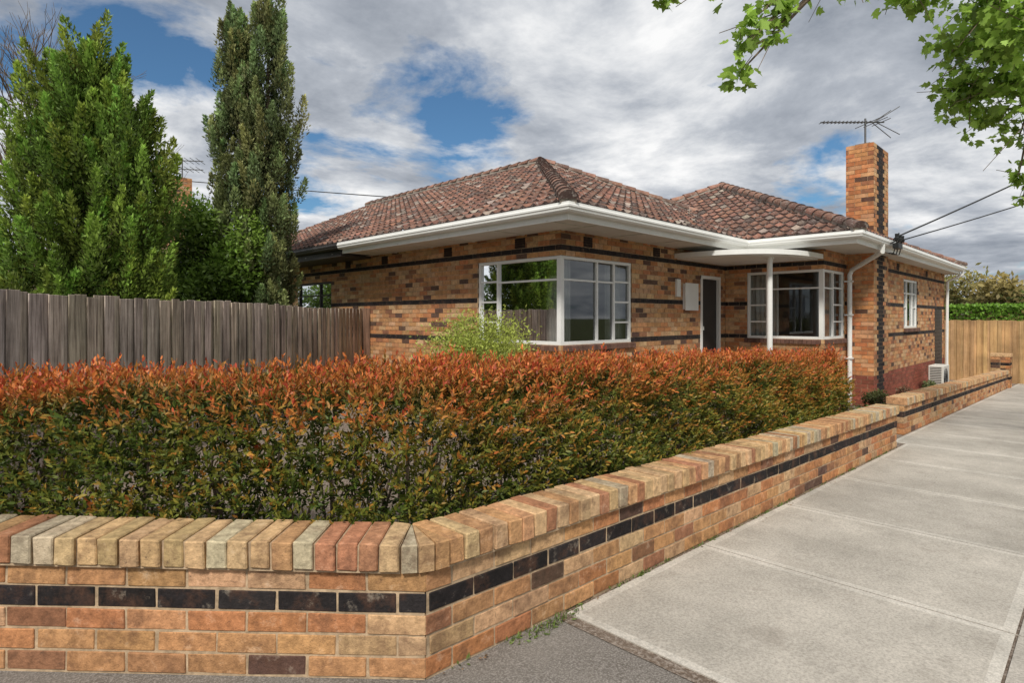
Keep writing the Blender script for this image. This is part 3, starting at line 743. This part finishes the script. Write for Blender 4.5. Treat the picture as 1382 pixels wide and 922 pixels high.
for i in range(64):
    a=r_.uniform(0,6.28); r=r_.uniform(.05,.55); hz=r_.uniform(1.0,1.55)*(1-.2*r); tip=b+np.array([r*math.cos(a),r*math.sin(a),hz]); tb.tube([tuple(b),tuple(b*.5+tip*.5+np.array([0,0,.1])),tuple(tip)],[.006,.005,.002],4)
    m_=170; t=r_.normal(size=(m_,3))*np.array([.12,.12,.07]); PP.append(tip+t); DD.append(r_.normal(size=(m_,3))+np.array([math.cos(a),math.sin(a),.4])*.7); CC.append(np.array([.40,.46,.09])*r_.uniform(.5,1.3,(m_,1)))
PP,DD,CC=map(np.concatenate,(PP,DD,CC)); n=len(PP); L=r_.uniform(.03,.05,n)
leafobj('foliage',KITE,PP,DD,rv(n),L,L*.35,CC,'leaf',nb); tb.obj('stems',['bark'],nb)
def boxhedge(name,a,b,n,ll,col,seed=2):
    r_=np.random.default_rng(seed); a=np.array(a);b=np.array(b); p=r_.uniform(a,b,(n,3)); f=r_.integers(0,4,n)
    p[f==0,0]=a[0]+r_.uniform(0,.12,(f==0).sum()); p[f==1,2]=b[2]-r_.uniform(0,.1,(f==1).sum()); p[f==2,1]=a[1]+r_.uniform(0,.1,(f==2).sum())
    e=empty(name); L=r_.uniform(.7,1.2,n)*ll; c=np.array(col)*r_.uniform(.5,1.4,(n,1)); leafobj('foliage',KITE,p,rv(n),rv(n),L,L*.6,c,'bleaf',e)
boxhedge('clipped_hedge',(32,-3,-.9),(33.2,12,2.0),26000,.16,(.2,.36,.05))
e=empty('distant_trees')
for i in range(16):
    r1=random.random(); p=(44+random.uniform(-3,8),-12+i*3.2,2.0+r1*1.3); blob('x',p,(2.6,2.6,2.0+r1),4800,.3,[(.2,.26,.08),(.36,.33,.12),(.25,.3,.09),(.42,.34,.13)],seed=40+i,parent=e,lobes=7)
for i in range(16):
    p=(-50+i*6+random.uniform(-1,1),52+random.uniform(-4,6),2.5); blob('x',p,(4,3,3+random.random()),1800,.5,[(.1,.15,.05),(.13,.18,.05)],seed=80+i,parent=e,lobes=6)
bt=MB()
def branch(mb,p,d,l,r,dep_):
    q=p+d*l; mid=p+d*l*.5+Vector((random.uniform(-1,1),random.uniform(-1,1),random.uniform(-1,1)))*l*.06
    mb.tube([p,mid,q],[r,r*.85,r*.68],5 if dep_<3 else 7)
    if dep_==0: return
    for k in range(3 if dep_>1 else 2):
        nd=(d+Vector((random.uniform(-1,1),random.uniform(-1,1),random.uniform(-.3,.8)))*.62).normalized(); branch(mb,q if k<2 else mid,nd,l*random.uniform(.65,.85),r*.62,dep_-1)
s=PX(12,420,15); branch(bt,Vector((s[0],s[1],0)),Vector((0,0,1)),2.5,.15,7); bt.obj('bare_tree',['bark'])
# neighbour house
nh=empty('neighbour_house'); nbm=MB(); c=PX(238,270,24); hb_=hb; hb=nbm
brickwall((c[0]-.4,c[1]-.3),(1,0),(0,1),.9,50,83,cf=lambda s,k:tan()); brickwall((c[0]-.4,c[1]-.3),(0,1),(1,0),.7,50,83,cf=lambda s,k:tan(),off=-.12)
nbm.box((c[0]-.38,c[1]-.28,4),(c[0]+.48,c[1]+.38,83*PH)); nbm.box((c[0]-5,c[1]-2,-.2),(c[0]+6,c[1]+6,3),(.4,.24,.12))
x0,x1,y0,y1=c[0]-5.6,c[0]+6.6,c[1]-2.6,c[1]+6.6; ym=(y0+y1)/2
nbm.face([(x0,y0,3),(x1,y0,3),(x1-4.6,ym,5.1),(x0+4.6,ym,5.1)],(.17,.09,.06),2); nbm.face([(x0,y0,3),(x0+4.6,ym,5.1),(x0,y1,3)],(.17,.09,.06),2); nbm.face([(x1,y0,3),(x1,y1,3),(x1-4.6,ym,5.1)],(.17,.09,.06),2); nbm.face([(x0,y1,3),(x0+4.6,ym,5.1),(x1-4.6,ym,5.1),(x1,y1,3)],(.17,.09,.06),2)
nbm.obj('house_body',['hbrick','mortar','tile'],nh); hb=hb_
a2=MB(); q=PX(246,290,24); a2.tube([q,(q[0],q[1],q[2]+2.3)],.025,6)
top=Vector((q[0],q[1],q[2]+2.2)); d=Vector((.8,-.6,.0)); 
for dz in (0,-.35):
    a2.tube([top+Vector((0,0,dz))-d*.9,top+Vector((0,0,dz))+d*.8],.02,5)
    for i in range(8): p=top+Vector((0,0,dz))+d*(-.85+i*.22); a2.tube([p-Vector((.3,.4,0)),p+Vector((.3,.4,0))],.012,4)
a2.obj('antenna',['metal'],nh)
# plane tree
pt_=empty('plane_tree'); tb=MB(); tx=P(8.2,6.6); B=Vector((tx[0],tx[1],g(tx[0])-.1)); fork=B+Vector((0,0,2.7))
tb.tube([B,B+Vector((.05,0,1.2)),fork],[.24,.2,.18],12)
targ=[(1310,120,7,.42,300),(1350,60,6.6,.5,400),(1290,60,7,.33,170),(1375,110,6.8,.45,320),(1290,125,7.2,.25,120),(1330,160,7.3,.3,120),(1375,185,7.3,.22,50),(1375,235,7.4,.2,40),(1380,270,7.4,.12,16),
 (1250,0,6.4,.18,60),(1215,-8,6.2,.15,40),(1330,10,6.4,.4,240),(1385,30,6,.4,200),
 (1050,0,5.2,.17,40),(1015,25,5.1,.16,40),(1000,60,5.1,.13,26),(998,98,5.1,.14,30),(1040,45,5.2,.13,24),(1060,10,5.2,.1,14),(900,-3,5.3,.11,16),(885,-18,5.3,.12,18),(960,-40,5.3,.3,60),(1120,-50,5.5,.4,90),(1200,-60,6,.5,150),
 (1480,60,6.5,.9,350),(1420,-120,6,.9,350),(1600,-60,6.5,1.0,350),(1300,-150,6,.8,250),(1700,100,7,1,300),(1500,-250,7,1,300)]
PP=[];DD=[];NN=[];CC=[];LL=[]
hubs=[PX(1400,-20,6.4),PX(1420,140,7),PX(1180,-70,5.8),PX(1550,-80,6.6)]
hv=[Vector(h) for h in hubs]
for h in hv: 
    src=fork if (h-fork).length<4.5 else hv[0]; mid=(src+h)*.5+Vector((0,0,.12)); tb.tube([src,mid,h],[.085,.06,.035],8)
r_=np.random.default_rng(5)
for (x,y_,Z,rad,n) in targ:
    t=Vector(PX(x,y_,Z)); h=min(hv,key=lambda q:(q-t).length); mid=(h+t)*.5+Vector((random.uniform(-.1,.1),random.uniform(-.1,.1),.1)); tb.tube([h,mid,t],[.03,.018,.006],6)
    for k in range(max(3,n//14)):
        q=r_.normal(size=3)*rad*.55; tb.tube([t if k%2 else (t+mid)*.5,t+Vector(q)],[.006,.003],4)
    q=r_.normal(size=(n,3)); q/=np.linalg.norm(q,axis=1,keepdims=True); p=np.array(t)+q*rad*r_.uniform(.15,1.05,(n,1))
    PP.append(p); d=r_.normal(size=(n,3))*.8+np.array([0,0,-.5]); DD.append(d); NN.append(r_.normal(size=(n,3))*.6+np.array([0,0,1])); CC.append(np.array([.34,.52,.09])*r_.uniform(.5,1.3,(n,1))); LL.append(r_.uniform(.06,.13,n))
PP,DD,NN,CC,LL=map(np.concatenate,(PP,DD,NN,CC,LL))
leafobj('leaves',MAPLE,PP,DD,NN,LL,LL*1.05,CC,'bleaf',pt_,.12); tb.obj('trunk_and_branches',['bark'],pt_)
we=empty('weeds'); r_=np.random.default_rng(9); PP=[]
for i in range(45):
    u=r_.uniform(1.5,8.9); m_=r_.integers(4,18); PP.append(np.array([u,1.898,g(u)])+r_.normal(size=(m_,3))*np.array([.04,.005,.003]))
for i in range(3): PP.append(np.array([2.0+.12*i,1.86,g(2)])+r_.normal(size=(60,3))*np.array([.07,.02,.003]))
PP=np.concatenate(PP); n=len(PP); DD=r_.normal(size=(n,3))*.5+np.array([0,-.4,.7]); L=r_.uniform(.012,.035,n)
leafobj('foliage',KITE,PP,DD,rv(n),L,L*.3,np.array([.14,.2,.05])*r_.uniform(.5,1.5,(n,1)),'leaf',we)
for i,(u,v,c) in enumerate(((8.8,2.95,(.30,.08,.06)),(9.5,3.2,(.32,.17,.09)),(10.8,2.9,(.13,.18,.05)),(12.5,2.95,(.2,.22,.08)),(14.5,2.8,(.25,.17,.1)),(16.5,2.8,(.16,.2,.08)))):
    blob('garden_shrub',(u,v,g(u)+.18),(.28,.28,.24),1500,.05,[c],seed=60+i,lobes=5,mat='leaf')
r_=np.random.default_rng(19); n=90; u=r_.uniform(1.2,9,n); v=1.89-np.abs(r_.normal(size=n))*.03; PP=np.stack([u,v,SL*(u-1.427)+.012],1)
DD=r_.normal(size=(n,3))*np.array([1,1,.1]); NN=np.tile([0,0,1.],(n,1))+r_.normal(size=(n,3))*.2; L=r_.uniform(.008,.02,n)
leafobj('leaf_litter',HEX,PP,DD,NN,L,L*.6,np.array([.25,.16,.09])*r_.uniform(.5,1.4,(n,1)),'leaf')
# ------------------------------------------------ world
w=bpy.data.worlds.new('World'); scene.world=w; w.use_nodes=True; nt=w.node_tree; bg=nt.nodes['Background']
SD=Vector((-.60,-.42,.78)).normalized()
sky=N(nt,'ShaderNodeTexSky',sky_type='NISHITA'); sky.sun_disc=False; sky.sun_elevation=math.asin(SD.z); sky.sun_rotation=math.atan2(SD.x,SD.y)
tc=N(nt,'ShaderNodeTexCoord'); sp=N(nt,'ShaderNodeSeparateXYZ'); nt.links.new(tc.outputs['Generated'],sp.inputs[0])
def MA(op,a,b=None,c=None):
    n=N(nt,'ShaderNodeMath',operation=op)
    for i,v in enumerate((a,b,c)):
        if v is None: continue
        if hasattr(v,'links'): nt.links.new(v,n.inputs[i])
        else: n.inputs[i].default_value=v
    return n.outputs[0]
zc=MA('ADD',MA('MAXIMUM',sp.outputs[2],0.0),.16)
cb=N(nt,'ShaderNodeCombineXYZ'); nt.links.new(MA('DIVIDE',sp.outputs[0],zc),cb.inputs[0]); nt.links.new(MA('DIVIDE',sp.outputs[1],zc),cb.inputs[1]); cb.inputs[2].default_value=3.7
nA=noise(nt,1.9,11,.6,cb.outputs[0]); nA.inputs['Distortion'].default_value=.25
mp=N(nt,'ShaderNodeMapping'); mp.inputs['Location'].default_value=(5.3,2.1,8); nt.links.new(cb.outputs[0],mp.inputs[0]); nC=noise(nt,1.5,12,.62,mp.outputs[0]); nC.inputs['Distortion'].default_value=.2
dens=nA.outputs[0]
for (c,rad,st_) in (((.593,.745,.307),.17,.38),((.43,.875,.215),.15,.26),((.197,.90,.395),.20,.24),((.05,.93,.33),.2,.2),((.93,.3,.22),.15,.2)):
    vd=N(nt,'ShaderNodeVectorMath',operation='DISTANCE'); nt.links.new(tc.outputs['Generated'],vd.inputs[0]); vd.inputs[1].default_value=c
    f=MA('MULTIPLY',MA('MAXIMUM',MA('SUBTRACT',1.0,MA('DIVIDE',vd.outputs['Value'],rad)),0.0),st_)
    dens=MA('SUBTRACT',dens,f)
cov=ramp(nt,dens,[(.25,(0,0,0)),(.37,(1,1,1))])
shade=ramp(nt,nC.outputs[0],[(.32,(2.6,2.9,3.4)),(.45,(4.2,4.5,5.0)),(.54,(6.3,6.5,6.8)),(.65,(9.0,9.0,9.0))])
skyc=mix(nt,1.0,sky.outputs[0],(.5,.75,.9),'MULTIPLY')
fin=mix(nt,cov.outputs[0],skyc,shade.outputs[0]); nt.links.new(fin,bg.inputs[0]); bg.inputs[1].default_value=.108
sun=bpy.data.lights.new('sun','SUN'); sun.energy=3.8; sun.angle=math.radians(9); sun.color=(1,.95,.87)
so_=bpy.data.objects.new('sun',sun); scene.collection.objects.link(so_); so_.rotation_euler=SD.to_track_quat('Z','Y').to_euler()
cam=bpy.data.cameras.new('camera'); co=bpy.data.objects.new('camera',cam); scene.collection.objects.link(co)
co.location=(0,0,1.44); co.rotation_euler=(math.radians(90),0,math.radians(-45)); cam.sensor_width=36; cam.lens=36*800/1382; cam.shift_y=-31/1382
cam.clip_start=.05; cam.clip_end=6000; scene.camera=co
scene.view_settings.view_transform='Standard'; scene.view_settings.look='None'; scene.view_settings.exposure=0
